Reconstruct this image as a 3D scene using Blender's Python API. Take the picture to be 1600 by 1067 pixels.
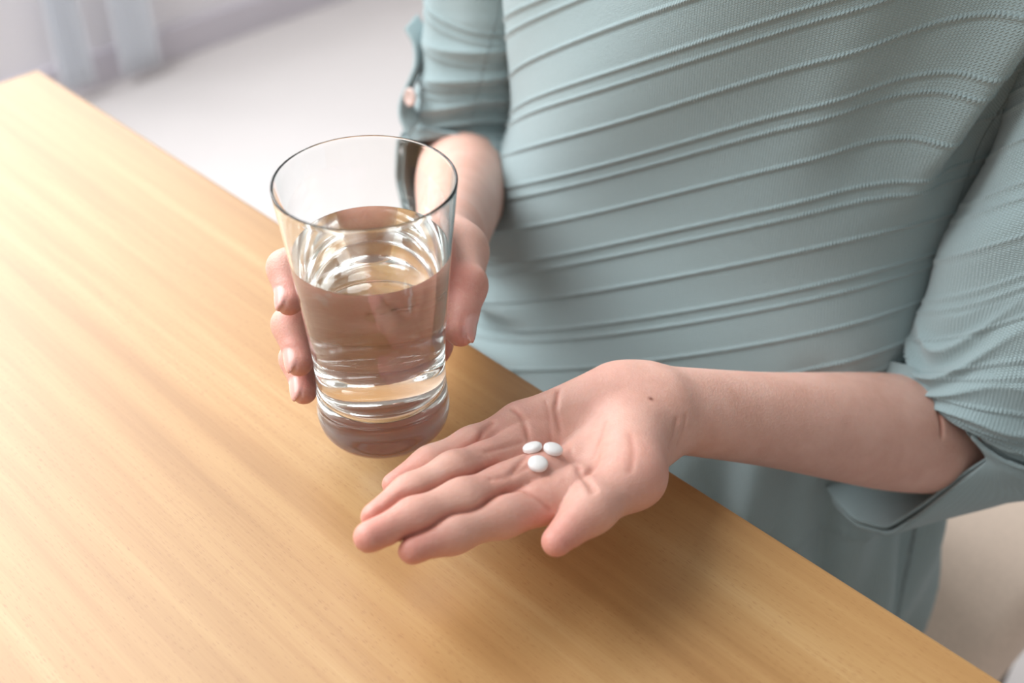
import bpy, bmesh, math, random
import numpy as np
from mathutils import Vector, Matrix

for _o in list(bpy.data.objects):
    bpy.data.objects.remove(_o)
SC = bpy.context.scene
COL = SC.collection

# ------------------------------------------------------------------ camera, world, light, exposure
# The table top is the plane z = 0; the floor lies 0.72 m below it.
FLOOR = -0.72
CAM = np.array([0.0, 0.0, 0.42])
PITCH = math.radians(38.0)
FPX = 1910.0
cam_d = bpy.data.cameras.new('camera')
cam_d.sensor_width = 36.0
cam_d.lens = 36.0 * FPX / 1600.0
cam_d.clip_start = 0.02
cam_d.dof.use_dof = True
cam_d.dof.focus_distance = 0.56
cam_d.dof.aperture_fstop = 5.2
cam = bpy.data.objects.new('camera', cam_d)
cam.location = CAM
cam.rotation_euler = (math.radians(90) - PITCH, 0, 0)
COL.objects.link(cam)
SC.camera = cam

world = bpy.data.worlds.new('world')
SC.world = world
world.use_nodes = True
bg = world.node_tree.nodes['Background']
bg.inputs[0].default_value = (1.0, 0.965, 0.94, 1)
bg.inputs[1].default_value = 0.31


def area_light(name, loc, target, sx, sy, power, col):
    d = bpy.data.lights.new(name, 'AREA')
    d.shape = 'RECTANGLE'
    d.size, d.size_y = sx, sy
    d.energy = power
    d.color = col
    o = bpy.data.objects.new(name, d)
    o.location = loc
    v = Vector(target) - Vector(loc)
    o.rotation_euler = v.to_track_quat('-Z', 'Y').to_euler()
    COL.objects.link(o)
    return o


area_light('window_light', (-1.45, 1.10, 1.60), (-0.05, 0.5, 0.0), 2.3, 1.9, 80, (0.97, 0.985, 1.0))
area_light('end_window_light', (-1.75, 2.75, 1.15), (-0.1, 0.6, 0.0), 2.4, 1.7, 50, (0.96, 0.98, 1.0))
area_light('front_fill_light', (-1.6, -0.9, 1.7), (0.0, 0.5, 0.0), 1.6, 1.4, 6, (1.0, 0.97, 0.94))  # weak fill lamp added on the camera side, not a window of the room

SC.view_settings.view_transform = 'Standard'
SC.view_settings.look = 'None'
SC.view_settings.gamma = 1.0
SC.view_settings.use_curve_mapping = False
SC.view_settings.exposure = 0.22
SC.cycles.use_denoising = True
SC.cycles.max_bounces = 32
SC.cycles.glossy_bounces = 32
SC.cycles.transmission_bounces = 32
SC.cycles.transparent_max_bounces = 16
SC.cycles.caustics_reflective = True
SC.cycles.caustics_refractive = True
SC.cycles.blur_glossy = 0.3
SC.cycles.sample_clamp_indirect = 8.0


# ------------------------------------------------------------------ small helpers
def ray(u, v):
    c, s = math.cos(PITCH), math.sin(PITCH)
    x, y = (u - 800.0) / FPX, -(v - 533.5) / FPX
    return np.array([x, c + y * s, -s + y * c])


def at(u, v, t):
    """A point of the place, t metres in front of the photographer."""
    return CAM + t * ray(u, v)


def unit(v):
    v = np.asarray(v, float)
    return v / max(np.linalg.norm(v), 1e-12)


def link(o, parent=None):
    COL.objects.link(o)
    if parent is not None:
        o.parent = parent
    return o


def tag(o, label=None, cat=None, group=None, kind=None):
    if label: o['label'] = label
    if cat: o['category'] = cat
    if group: o['group'] = group
    if kind: o['kind'] = kind
    return o


def empty(name, loc=(0, 0, 0), rot=(0, 0, 0)):
    o = bpy.data.objects.new(name, None)
    o.location = loc
    o.rotation_euler = rot
    o.empty_display_size = 0.05
    return link(o)


def mesh_obj(name, verts, faces, mat, parent=None, smooth=True, attrs=None, uv=None):
    me = bpy.data.meshes.new(name)
    if isinstance(faces, np.ndarray):
        n, k = faces.shape
        me.vertices.add(len(verts))
        me.vertices.foreach_set('co', np.asarray(verts, np.float32).ravel())
        me.loops.add(n * k)
        me.loops.foreach_set('vertex_index', faces.astype(np.int32).ravel())
        me.polygons.add(n)
        me.polygons.foreach_set('loop_start', np.arange(0, n * k, k, dtype=np.int32))
        me.update(calc_edges=True)
        me.validate()
    else:
        me.from_pydata([tuple(map(float, v)) for v in verts], [], faces)
        me.update()
    if smooth:
        me.polygons.foreach_set('use_smooth', np.ones(len(me.polygons), bool))
    if attrs:
        for k2, a in attrs.items():
            at_ = me.attributes.new(k2, 'FLOAT', 'POINT')
            at_.data.foreach_set('value', np.asarray(a, np.float32))
    if uv is not None:
        ul = me.uv_layers.new(name='UVMap')
        li = np.empty(len(me.loops), np.int32)
        me.loops.foreach_get('vertex_index', li)
        ul.data.foreach_set('uv', np.asarray(uv, np.float32)[li].ravel())
    if mat: me.materials.append(mat)
    return link(bpy.data.objects.new(name, me), parent)


def bm_obj(name, bm, mat, parent=None, smooth=False):
    me = bpy.data.meshes.new(name)
    bm.normal_update()
    bm.to_mesh(me)
    bm.free()
    if smooth:
        me.polygons.foreach_set('use_smooth', np.ones(len(me.polygons), bool))
    me.materials.append(mat)
    return link(bpy.data.objects.new(name, me), parent)


def box_bm(cx, cy, cz, sx, sy, sz, bev=0.0, seg=2):
    bm = bmesh.new()
    bmesh.ops.create_cube(bm, size=1.0)
    for v in bm.verts:
        v.co = (v.co.x * sx + cx, v.co.y * sy + cy, v.co.z * sz + cz)
    if bev:
        bmesh.ops.bevel(bm, geom=list(bm.edges), offset=bev, segments=seg, profile=0.5, affect='EDGES')
    return bm


def lathe(prof, n=96, closed_ends=True):
    """Surface of revolution about z from (r, z) points; r = 0 makes a pole."""
    vs, fs, rings = [], [], []
    for r, z in prof:
        if r < 1e-7:
            rings.append([len(vs)]); vs.append((0, 0, z))
        else:
            b = len(vs)
            for k in range(n):
                a = 2 * math.pi * k / n
                vs.append((r * math.cos(a), r * math.sin(a), z))
            rings.append(list(range(b, b + n)))
    for A, B in zip(rings[:-1], rings[1:]):
        for k in range(n):
            k2 = (k + 1) % n
            if len(A) == 1 and len(B) == 1: continue
            if len(A) == 1: fs.append((A[0], B[k2], B[k]))
            elif len(B) == 1: fs.append((A[k], A[k2], B[0]))
            else: fs.append((A[k], A[k2], B[k2], B[k]))
    return vs, fs


# ------------------------------------------------------------------ materials
def new_mat(name):
    m = bpy.data.materials.new(name)
    m.use_nodes = True
    nt = m.node_tree
    return m, nt, nt.nodes['Principled BSDF']


def node(nt, typ, **kw):
    n = nt.nodes.new(typ)
    for k, v in kw.items():
        if k == 'inp':
            for i, val in v.items():
                if isinstance(val, bpy.types.NodeSocket): nt.links.new(val, n.inputs[i])
                else: n.inputs[i].default_value = val
        else: setattr(n, k, v)
    return n


def math_n(nt, op, a, b=None, c=None, clamp=False):
    i = {0: a}
    if b is not None: i[1] = b
    if c is not None: i[2] = c
    n = node(nt, 'ShaderNodeMath', operation=op, inp=i)
    n.use_clamp = clamp
    return n.outputs[0]


def ramp(nt, fac, stops):
    n = node(nt, 'ShaderNodeValToRGB', inp={0: fac})
    e = n.color_ramp.elements
    while len(e) < len(stops): e.new(0.5)
    for el, (p, c) in zip(e, stops):
        el.position = p
        el.color = (*c, 1) if len(c) == 3 else c
    return n.outputs[0]


def mix_c(nt, fac, a, b, blend='MIX'):
    n = nt.nodes.new('ShaderNodeMix')
    n.data_type = 'RGBA'
    n.blend_type = blend
    for s, val in ((n.inputs[0], fac), (n.inputs[6], a), (n.inputs[7], b)):
        if isinstance(val, bpy.types.NodeSocket): nt.links.new(val, s)
        elif isinstance(val, (int, float)): s.default_value = val
        else: s.default_value = (*val, 1)
    return n.outputs[2]


def plain(name, col, rough=0.6, spec=0.5, noise=0.0, scale=20.0):
    m, nt, b = new_mat(name)
    b.inputs['Roughness'].default_value = rough
    b.inputs['Specular IOR Level'].default_value = spec
    if noise:
        tc = node(nt, 'ShaderNodeTexCoord')
        nz = node(nt, 'ShaderNodeTexNoise', inp={0: tc.outputs['Object'], 'Scale': scale, 'Detail': 4.0})
        c = ramp(nt, nz.outputs[0], [(0.3, tuple(x * (1 - noise) for x in col)), (0.7, tuple(min(1, x * (1 + noise)) for x in col))])
        nt.links.new(c, b.inputs['Base Color'])
    else:
        b.inputs['Base Color'].default_value = (*col, 1)
    return m


def wood_material():
    m, nt, b = new_mat('beech_veneer')
    tc = node(nt, 'ShaderNodeTexCoord')
    def mp(sx, sy, sz=1.0):
        return node(nt, 'ShaderNodeMapping', inp={0: tc.outputs['Object'], 'Scale': (sx, sy, sz)}).outputs[0]
    broad = node(nt, 'ShaderNodeTexNoise', inp={0: mp(0.7, 13.0), 'Scale': 1.0, 'Detail': 3.0, 'Roughness': 0.55, 'Distortion': 0.25})
    mid = node(nt, 'ShaderNodeTexNoise', inp={0: mp(2.2, 75.0), 'Scale': 1.0, 'Detail': 4.0, 'Roughness': 0.6})
    fine = node(nt, 'ShaderNodeTexNoise', inp={0: mp(22.0, 900.0), 'Scale': 1.0, 'Detail': 2.0})
    v = math_n(nt, 'MULTIPLY_ADD', mid.outputs[0], 0.42, math_n(nt, 'MULTIPLY', broad.outputs[0], 0.58))
    base = ramp(nt, v, [(0.36, (0.36, 0.188, 0.066)), (0.47, (0.44, 0.246, 0.093)), (0.55, (0.485, 0.287, 0.115)), (0.65, (0.57, 0.37, 0.17))])
    base = mix_c(nt, math_n(nt, 'MULTIPLY', math_n(nt, 'SUBTRACT', fine.outputs[0], 0.45, clamp=True), 0.8), base, (0.39, 0.185, 0.072))
    # short dark medullary flecks
    vor = node(nt, 'ShaderNodeTexVoronoi', inp={0: mp(230.0, 1700.0), 'Scale': 1.0, 'Randomness': 1.0})
    keep = math_n(nt, 'GREATER_THAN', node(nt, 'ShaderNodeSeparateColor', inp={0: vor.outputs['Color']}).outputs[0], 0.66)
    fl = math_n(nt, 'MULTIPLY', math_n(nt, 'MULTIPLY', math_n(nt, 'SUBTRACT', 0.42, vor.outputs['Distance'], clamp=True), 2.6, clamp=True), keep)
    dens = node(nt, 'ShaderNodeTexNoise', inp={0: mp(3.0, 30.0), 'Scale': 1.0, 'Detail': 2.0})
    fl = math_n(nt, 'MULTIPLY', fl, math_n(nt, 'MULTIPLY', dens.outputs[0], 1.3), clamp=True)
    base = mix_c(nt, fl, base, (0.31, 0.135, 0.048))
    nt.links.new(base, b.inputs['Base Color'])
    b.inputs['Roughness'].default_value = 0.38
    b.inputs['Coat Weight'].default_value = 0.22
    b.inputs['Coat Roughness'].default_value = 0.28
    b.inputs['Specular IOR Level'].default_value = 0.5
    bp = node(nt, 'ShaderNodeBump', inp={'Strength': 0.06, 'Distance': 0.0006, 'Height': math_n(nt, 'SUBTRACT', fine.outputs[0], fl)})
    nt.links.new(bp.outputs[0], b.inputs['Normal'])
    return m


def skin_material():
    m, nt, b = new_mat('skin')
    tc = node(nt, 'ShaderNodeTexCoord')
    n1 = node(nt, 'ShaderNodeTexNoise', inp={0: tc.outputs['Object'], 'Scale': 55.0, 'Detail': 5.0, 'Roughness': 0.6})
    n2 = node(nt, 'ShaderNodeTexNoise', inp={0: tc.outputs['Object'], 'Scale': 420.0, 'Detail': 3.0})
    red = node(nt, 'ShaderNodeAttribute', attribute_name='red').outputs['Fac']
    nail = node(nt, 'ShaderNodeAttribute', attribute_name='nail').outputs['Fac']
    crease = node(nt, 'ShaderNodeAttribute', attribute_name='crease').outputs['Fac']
    mole = node(nt, 'ShaderNodeAttribute', attribute_name='mole').outputs['Fac']
    c = ramp(nt, n1.outputs[0], [(0.32, (0.68, 0.385, 0.305)), (0.68, (0.77, 0.475, 0.39))])
    c = mix_c(nt, red, c, (0.67, 0.275, 0.225))
    c = mix_c(nt, math_n(nt, 'MULTIPLY', math_n(nt, 'SUBTRACT', n2.outputs[0], 0.5, clamp=True), 0.9), c, (0.80, 0.52, 0.43))
    c = mix_c(nt, math_n(nt, 'MULTIPLY', crease, 0.75), c, (0.50, 0.17, 0.12))
    c = mix_c(nt, mole, c, (0.20, 0.06, 0.035))
    c = mix_c(nt, nail, c, (0.80, 0.46, 0.41))
    nt.links.new(c, b.inputs['Base Color'])
    b.inputs['Subsurface Weight'].default_value = 0.30
    b.inputs['Subsurface Radius'].default_value = (1.0, 0.38, 0.22)
    b.inputs['Subsurface Scale'].default_value = 0.003
    r = math_n(nt, 'MULTIPLY_ADD', nail, -0.33, 0.50)
    nt.links.new(r, b.inputs['Roughness'])
    b.inputs['Specular IOR Level'].default_value = 0.42
    vor = node(nt, 'ShaderNodeTexVoronoi', inp={0: tc.outputs['Object'], 'Scale': 900.0})
    h = math_n(nt, 'MULTIPLY_ADD', n2.outputs[0], 0.8, math_n(nt, 'MULTIPLY', vor.outputs['Distance'], 0.5))
    h = math_n(nt, 'MULTIPLY', h, math_n(nt, 'SUBTRACT', 1.0, nail))
    bp = node(nt, 'ShaderNodeBump', inp={'Strength': 0.22, 'Distance': 0.0008, 'Height': h})
    nt.links.new(bp.outputs[0], b.inputs['Normal'])
    return m


def knit_material(name, col, beads=True):
    m, nt, b = new_mat(name)
    uv = node(nt, 'ShaderNodeUVMap', uv_map='UVMap')
    sp = node(nt, 'ShaderNodeSeparateXYZ', inp={0: uv.outputs[0]})
    u, v = sp.outputs[0], sp.outputs[1]
    A = math_n(nt, 'SINE', math_n(nt, 'MULTIPLY', u, 2 * math.pi / 0.0016))
    B = math_n(nt, 'SINE', math_n(nt, 'MULTIPLY_ADD', v, 2 * math.pi / 0.0013, math_n(nt, 'MULTIPLY', A, 1.5)))
    stitch = math_n(nt, 'MULTIPLY_ADD', B, 0.5, math_n(nt, 'MULTIPLY', A, 0.35))
    tc = node(nt, 'ShaderNodeTexCoord')
    nz = node(nt, 'ShaderNodeTexNoise', inp={0: tc.outputs['Object'], 'Scale': 900.0, 'Detail': 3.0})
    nl = node(nt, 'ShaderNodeTexNoise', inp={0: tc.outputs['Object'], 'Scale': 14.0, 'Detail': 3.0})
    h = math_n(nt, 'MULTIPLY_ADD', nz.outputs[0], 0.8, math_n(nt, 'MULTIPLY', stitch, 0.55))
    rib = node(nt, 'ShaderNodeAttribute', attribute_name='rib').outputs['Fac']
    bead = math_n(nt, 'MULTIPLY', math_n(nt, 'ABSOLUTE', math_n(nt, 'SINE', math_n(nt, 'MULTIPLY', u, math.pi / 0.0018))), rib)
    h = math_n(nt, 'MULTIPLY_ADD', bead, 2.2, h)
    c = ramp(nt, stitch, [(0.0, tuple(x * 0.86 for x in col)), (0.8, tuple(x * 1.06 for x in col))])
    c = mix_c(nt, math_n(nt, 'MULTIPLY', nl.outputs[0], 0.25), c, tuple(x * 0.86 for x in col))
    nt.links.new(c, b.inputs['Base Color'])
    b.inputs['Roughness'].default_value = 0.95
    b.inputs['Specular IOR Level'].default_value = 0.12
    b.inputs['Sheen Weight'].default_value = 0.35
    b.inputs['Sheen Roughness'].default_value = 0.5
    bp = node(nt, 'ShaderNodeBump', inp={'Strength': 0.75, 'Distance': 0.0006, 'Height': h})
    nt.links.new(bp.outputs[0], b.inputs['Normal'])
    return m


def glass_material(name, ior, col=(1, 1, 1)):
    m, nt, b = new_mat(name)
    nt.nodes.remove(b)
    g = node(nt, 'ShaderNodeBsdfGlass', inp={'Color': (*col, 1), 'Roughness': 0.0, 'IOR': ior})
    nt.links.new(g.outputs[0], nt.nodes['Material Output'].inputs[0])
    return m


M_WOOD = wood_material()
M_SKIN = skin_material()
M_KNIT = knit_material('sage_knit', (0.365, 0.485, 0.505))
M_GLASS = glass_material('clear_glass', 1.5, (0.995, 1.0, 0.998))
M_WATER = glass_material('water', 1.333)
M_PILL = plain('tablet_coating', (0.88, 0.87, 0.86), 0.45, 0.4, 0.02, 400.0)
M_FLOOR = plain('pale_floor', (0.69, 0.655, 0.645), 0.5, 0.4, 0.025, 3.0)
M_WALL = plain('grey_wall', (0.86, 0.84, 0.87), 0.8, 0.3, 0.02, 5.0)
M_PLINTH = plain('lilac_grey_paint', (0.68, 0.65, 0.71), 0.7, 0.3, 0.03, 8.0)
def sheer(name, col):
    m, nt, b = new_mat(name)
    b.inputs['Base Color'].default_value = (*col, 1)
    b.inputs['Roughness'].default_value = 0.9
    tl = node(nt, 'ShaderNodeBsdfTranslucent', inp={0: (*col, 1)})
    mx = node(nt, 'ShaderNodeMixShader', inp={0: 0.45})
    nt.links.new(b.outputs[0], mx.inputs[1]); nt.links.new(tl.outputs[0], mx.inputs[2])
    nt.links.new(mx.outputs[0], nt.nodes['Material Output'].inputs[0])
    return m


M_CREAM = sheer('pale_blue_white_curtain', (0.92, 0.945, 0.975))
M_BUTTON = plain('shell_button', (0.66, 0.50, 0.45), 0.3, 0.5, 0.08, 120.0)
M_TROUSER = plain('grey_green_cloth', (0.17, 0.215, 0.21), 0.9, 0.2, 0.08, 200.0)
M_SHOE = plain('white_shoe', (0.7, 0.68, 0.66), 0.6, 0.4, 0.03, 40.0)
M_HAIR = plain('dark_brown_hair', (0.05, 0.03, 0.02), 0.45, 0.5, 0.3, 90.0)

# ------------------------------------------------------------------ the setting
fl = bm_obj('floor', box_bm(0.3, 1.2, FLOOR - 0.05, 9.0, 9.0, 0.1), M_FLOOR)
tag(fl, 'pale pinkish white floor', None, None, 'structure')
# end wall of the room, parallel to the short side of the table
WN = np.array([0.7071, -0.7071, 0.0]); WT = np.array([0.7071, 0.7071, 0.0])
W0 = np.array([-0.883, 2.302, 0.0])


def wall_box(name, s0, s1, z0, z1, d0, d1, mat, parent=None, bev=0.0):
    """A box on the end wall: s along it, z above the floor, d out into the room."""
    bm = box_bm((s0 + s1) / 2, (d0 + d1) / 2, (z0 + z1) / 2, s1 - s0, abs(d1 - d0), z1 - z0, bev)
    for v in bm.verts:
        p = W0 + WT * v.co.x + WN * v.co.y
        v.co = (p[0], p[1], FLOOR + v.co.z)
    return bm_obj(name, bm, mat, parent)


def wall_s(u, v):
    """Where along the end wall a line of sight meets it."""
    r = ray(u, v)
    t = ((W0 - CAM) @ WN) / (r @ WN)
    p = CAM + t * r
    return (p - W0) @ WT, p[2] - FLOOR, t


wl = wall_box('wall_left', -3.0, 4.0, 0.0, 0.55, -0.12, 0.0, M_WALL)
tag(wl, 'pale grey end wall below the window', None, None, 'structure')
bb = wall_box('baseboard_left', -3.0, 4.0, 0.0, 0.07, 0.0, 0.015, M_PLINTH)
tag(bb, 'lilac grey baseboard along the end wall', None, None, 'structure')


def curtain(s0, s1, z0, z1, label):
    n, m = 40, 30
    vs, fs = [], []
    for j in range(m + 1):
        z = z0 + (z1 - z0) * j / m
        for i in range(n + 1):
            q = i / n
            s = s0 + (s1 - s0) * q
            d = 0.055 + 0.007 * math.sin(q * 2 * math.pi * 3.2 + 0.4 * math.sin(z * 5)) + 0.004 * math.sin(q * 21 + z * 3)
            p = W0 + WT * s + WN * d
            vs.append((p[0], p[1], FLOOR + z))
    for j in range(m):
        for i in range(n):
            a = j * (n + 1) + i
            fs.append((a, a + 1, a + n + 2, a + n + 1))
    o = mesh_obj('curtain', vs, fs, M_CREAM)
    md = o.modifiers.new('thick', 'SOLIDIFY'); md.thickness = 0.002
    return tag(o, label, 'curtain')


curtain(-0.066, 0.002, 0.035, 1.25, 'narrow pale blue curtain hanging beyond the corner of the table')
curtain(0.066, 0.150, 0.025, 1.25, 'wider pale blue curtain hanging against the end wall')

# ------------------------------------------------------------------ table
TC = np.array([-0.370, 0.883]); T_LEN, T_DEP, T_TH = 1.60, 0.80, 0.028
table = empty('table', (TC[0] + (T_LEN - T_DEP) / 2 * 0.70711, TC[1] + (-T_LEN - T_DEP) / 2 * 0.70711, 0), (0, 0, math.radians(-45)))
tag(table, 'light beech wood table with straight grain under the hands', 'table')
bm_obj('tabletop', box_bm(0, 0, -T_TH / 2, T_LEN, T_DEP, T_TH, 0.0025, 3), M_WOOD, table, True)
bpy.data.objects['tabletop'].data.polygons.foreach_set('use_smooth', np.zeros(len(bpy.data.objects['tabletop'].data.polygons), bool))
for sx in (-1, 1):
    for sy in (-1, 1):
        bm_obj('leg', box_bm(sx * (T_LEN / 2 - 0.06), sy * (T_DEP / 2 - 0.06), (FLOOR - T_TH) / 2, 0.05, 0.05, -FLOOR - T_TH, 0.004), M_WOOD, table)
for sy in (-1, 1):
    bm_obj('apron', box_bm(0, sy * (T_DEP / 2 - 0.06), -T_TH - 0.025, T_LEN - 0.17, 0.018, 0.05, 0.002), M_WOOD, table)

# ------------------------------------------------------------------ glass and water
GX, GY, GZ = -0.061, 0.439, 0.030


def glass_r(z):
    """Outer radius of the tumbler at height z over its base."""
    zs = [0.0, 0.004, 0.010, 0.016, 0.030, 0.045, 0.070, 0.100, 0.132]
    rs = [0.0285, 0.0308, 0.0315, 0.0308, 0.0300, 0.0305, 0.0327, 0.0355, 0.0388]
    return float(np.interp(z, zs, rs))


def smooth_prof(z0, z1, n, off):
    zz = np.linspace(z0, z1, n)
    r = np.array([glass_r(z) for z in zz])
    for _ in range(6):
        r[1:-1] = 0.25 * r[:-2] + 0.5 * r[1:-1] + 0.25 * r[2:]
    return [(rr - off, z) for rr, z in zip(r, zz)]


TH = 0.0012
outer = [(0, 0.0012), (0.018, 0.0010), (0.0245, 0.0003), (0.0272, 0.0002), (0.0292, 0.0014), (0.0306, 0.0042), (0.0314, 0.0085)] + smooth_prof(0.012, 0.1312, 60, 0.0)
_r0, _r1 = smooth_prof(0.012, 0.1312, 60, 0.0)[-1][0], smooth_prof(0.030, 0.1312, 50, TH)[-1][0]
_rc, _rr = (_r0 + _r1) / 2, (_r0 - _r1) / 2
rim = [(_rc + _rr * math.cos(a * math.pi / 14), 0.1312 + _rr * math.sin(a * math.pi / 14)) for a in range(1, 14)]
inner = smooth_prof(0.030, 0.1312, 50, TH)[::-1] + [(0.0281, 0.0265), (0.0268, 0.0236), (0.0245, 0.0212), (0.0200, 0.0194), (0.012, 0.0185), (0.0, 0.0182)]
vs, fs = lathe(outer + rim + inner, 128)
glass = mesh_obj('drinking_glass', vs, fs, M_GLASS)
glass.location = (GX, GY, GZ)
tag(glass, 'clear tapered drinking glass with a thick base, held in the right hand', 'glass')
WZ = 0.098
wp = [(0.0, WZ)] + [(smooth_prof(0.030, 0.1312, 50, TH)[0][0] * 0 + float(np.interp(WZ, [z for _, z in inner[::-1]], [r for r, _ in inner[::-1]])) - 0.0012, WZ)]
wr = wp[1][0] + 0.0012
wprof = [(0, WZ), (wr - 0.002, WZ), (wr + 0.00025, WZ)]
wprof += [(r + 0.00025, z) for r, z in inner[:50] if z < WZ - 0.0005]
wprof += [(r, z - 0.00025) for r, z in inner[50:]]
vs, fs = lathe(wprof, 128)
water = mesh_obj('water', vs, fs[::1], M_WATER)
water.location = (GX, GY, GZ)
tag(water, 'still clear water filling three quarters of the drinking glass', 'water')
for o in (glass, water):
    bm = bmesh.new(); bm.from_mesh(o.data)
    bmesh.ops.recalc_face_normals(bm, faces=bm.faces)
    bm.to_mesh(o.data); bm.free()
    o.data.set_sharp_from_angle(angle=math.radians(38))


# ------------------------------------------------------------------ distance fields for the body
class Field:
    def __init__(s, lo, hi, h):
        s.lo = np.array(lo, float); s.h = h
        s.n = np.ceil((np.array(hi) - s.lo) / h).astype(int) + 1
        s.F = np.full(s.n, 0.03, np.float32)

    def sub(s, lo, hi):
        a = np.clip(np.floor((np.asarray(lo) - s.lo) / s.h).astype(int), 0, s.n)
        b = np.clip(np.ceil((np.asarray(hi) - s.lo) / s.h).astype(int) + 1, 0, s.n)
        if np.any(b <= a): return None, None
        sl = tuple(slice(i, j) for i, j in zip(a, b))
        ax = [(s.lo[k] + np.arange(a[k], b[k]) * s.h).astype(np.float32) for k in range(3)]
        return sl, np.meshgrid(*ax, indexing='ij', sparse=True)

    def sample(s, p):
        q = (np.asarray(p) - s.lo) / s.h
        i = np.floor(q).astype(int)
        if np.any(i < 0) or np.any(i >= s.n - 1): return 0.03
        f = q - i
        c = s.F[i[0]:i[0] + 2, i[1]:i[1] + 2, i[2]:i[2] + 2]
        c = c[0] * (1 - f[0]) + c[1] * f[0]
        c = c[0] * (1 - f[1]) + c[1] * f[1]
        return float(c[0] * (1 - f[2]) + c[1] * f[2])

    def grad(s, p):
        e = s.h * 1.5
        g = [s.sample(np.add(p, d)) - s.sample(np.subtract(p, d)) for d in np.eye(3) * e]
        return unit(g)

    def surf(s, u, v, t0=0.38, t1=1.0):
        """The first point of the surface on a line of sight, and its normal."""
        r = ray(u, v); ln = np.linalg.norm(r); r = r / ln; t = t0 * ln
        inside = False
        while t < t1 * ln:
            p = CAM + r * t
            d = s.sample(p)
            if d < 0.0001: return p, s.grad(p)
            t += max(0.0002, min(d * 0.6, 0.004))
        return None, None


def seg_param(X, Y, Z, a, b):
    a = np.asarray(a, float); d = np.asarray(b, float) - a
    L2 = max(float(d @ d), 1e-12)
    t = ((X - a[0]) * d[0] + (Y - a[1]) * d[1] + (Z - a[2]) * d[2]) / L2
    return a, d, np.clip(t, 0, 1)


def cone_d(X, Y, Z, a, b, ra, rb):
    a, d, t = seg_param(X, Y, Z, a, b)
    q = np.sqrt((X - a[0] - t * d[0]) ** 2 + (Y - a[1] - t * d[1]) ** 2 + (Z - a[2] - t * d[2]) ** 2)
    return (q - (ra + (rb - ra) * t)).astype(np.float32)


def flat_d(X, Y, Z, a, b, wa, ta, wb, tb, side, wt=None, tt=None):
    """Tapered capsule with an oval section: w across (along side), t through."""
    a, d, t = seg_param(X, Y, Z, a, b)
    ax = unit(d); e = unit(np.asarray(side, float) - ax * (np.asarray(side) @ ax)); n = np.cross(ax, e)
    px, py, pz = X - a[0] - t * d[0], Y - a[1] - t * d[1], Z - a[2] - t * d[2]
    de = px * e[0] + py * e[1] + pz * e[2]
    dn = px * n[0] + py * n[1] + pz * n[2]
    da = px * ax[0] + py * ax[1] + pz * ax[2]
    if wt is not None:
        w = np.interp(t, np.linspace(0, 1, 61), wt); th = np.interp(t, np.linspace(0, 1, 61), tt)
    else:
        w = wa + (wb - wa) * t; th = ta + (tb - ta) * t
    k0 = np.sqrt((de / w) ** 2 + (dn / th) ** 2 + (da / th) ** 2)
    k1 = np.sqrt((de / w ** 2) ** 2 + (dn / th ** 2) ** 2 + (da / th ** 2) ** 2)
    return np.where(k1 > 1e-9, k0 * (k0 - 1) / np.maximum(k1, 1e-9), -np.minimum(w, th)).astype(np.float32)


def smin(a, b, k):
    if k <= 0: return np.minimum(a, b)
    h = np.maximum(k - np.abs(a - b), 0) / k
    return np.minimum(a, b) - h * h * k * 0.25


def prim_bounds(p, m):
    a, b = np.asarray(p[1], float), np.asarray(p[2], float)
    r = max(x for x in p[3:-1] if isinstance(x, (int, float)))
    return np.minimum(a, b) - r - m, np.maximum(a, b) + r + m


def prim_eval(p, X, Y, Z):
    if p[0] == 'c': return cone_d(X, Y, Z, p[1], p[2], p[3], p[4])
    if p[0] == 'l': return flat_d(X, Y, Z, p[1], p[2], 0, 0, 0, 0, p[6], p[4], p[5])
    return flat_d(X, Y, Z, p[1], p[2], p[3], p[4], p[5], p[6], p[7])


def apply(fd, prims, m=0.02):
    for p in prims:
        sl, G = fd.sub(*prim_bounds(p, m))
        if sl is None: continue
        fd.F[sl] = smin(fd.F[sl], prim_eval(p, *G), p[-1])


def add_finger(fd, base, pts, rads, k_root=0.009, k_joint=0.006):
    """One finger as its own chain; it blends into the palm but never into the next finger."""
    pts = [np.asarray(p, float) for p in pts]
    lo = np.min(pts, 0) - 0.028; hi = np.max(pts, 0) + 0.028
    sl, G = fd.sub(lo, hi)
    f = None
    for i in range(len(pts) - 1):
        d = cone_d(*G, pts[i], pts[i + 1], rads[i], rads[i + 1])
        f = d if f is None else smin(f, d, k_joint)
    fd.F[sl] = np.minimum(fd.F[sl], smin(base[sl], f, k_root))


def chain_d(X, Y, Z, pts, rads, k=0.004, first=0):
    f = None
    for i in range(first, len(pts) - 1):
        d = cone_d(X, Y, Z, pts[i], pts[i + 1], rads[i], rads[i + 1])
        f = d if f is None else smin(f, d, k)
    return f


def cleft(X, Y, Z, fingers):
    """How close a point is to the slit between two neighbouring fingers, 0 to 1."""
    D = np.sort(np.stack([chain_d(X, Y, Z, f[0], f[1]) for f in fingers]), axis=0)
    root = np.min(np.stack([np.sqrt((X - f[0][0][0]) ** 2 + (Y - f[0][0][1]) ** 2 + (Z - f[0][0][2]) ** 2) for f in fingers]), axis=0)
    free = np.clip((root - 0.017) / 0.008, 0, 1)
    return np.exp(-((D[1] - D[0]) / 0.0016) ** 2) * (np.abs(D[0]) < 0.006) * free


def part_fingers(fd, fingers):
    P_ = np.concatenate([np.asarray(f[0]) for f in fingers])
    sl, (X, Y, Z) = fd.sub(P_.min(0) - 0.015, P_.max(0) + 0.015)
    fd.F[sl] += (0.0016 * cleft(X, Y, Z, fingers)).astype(np.float32)


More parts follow.
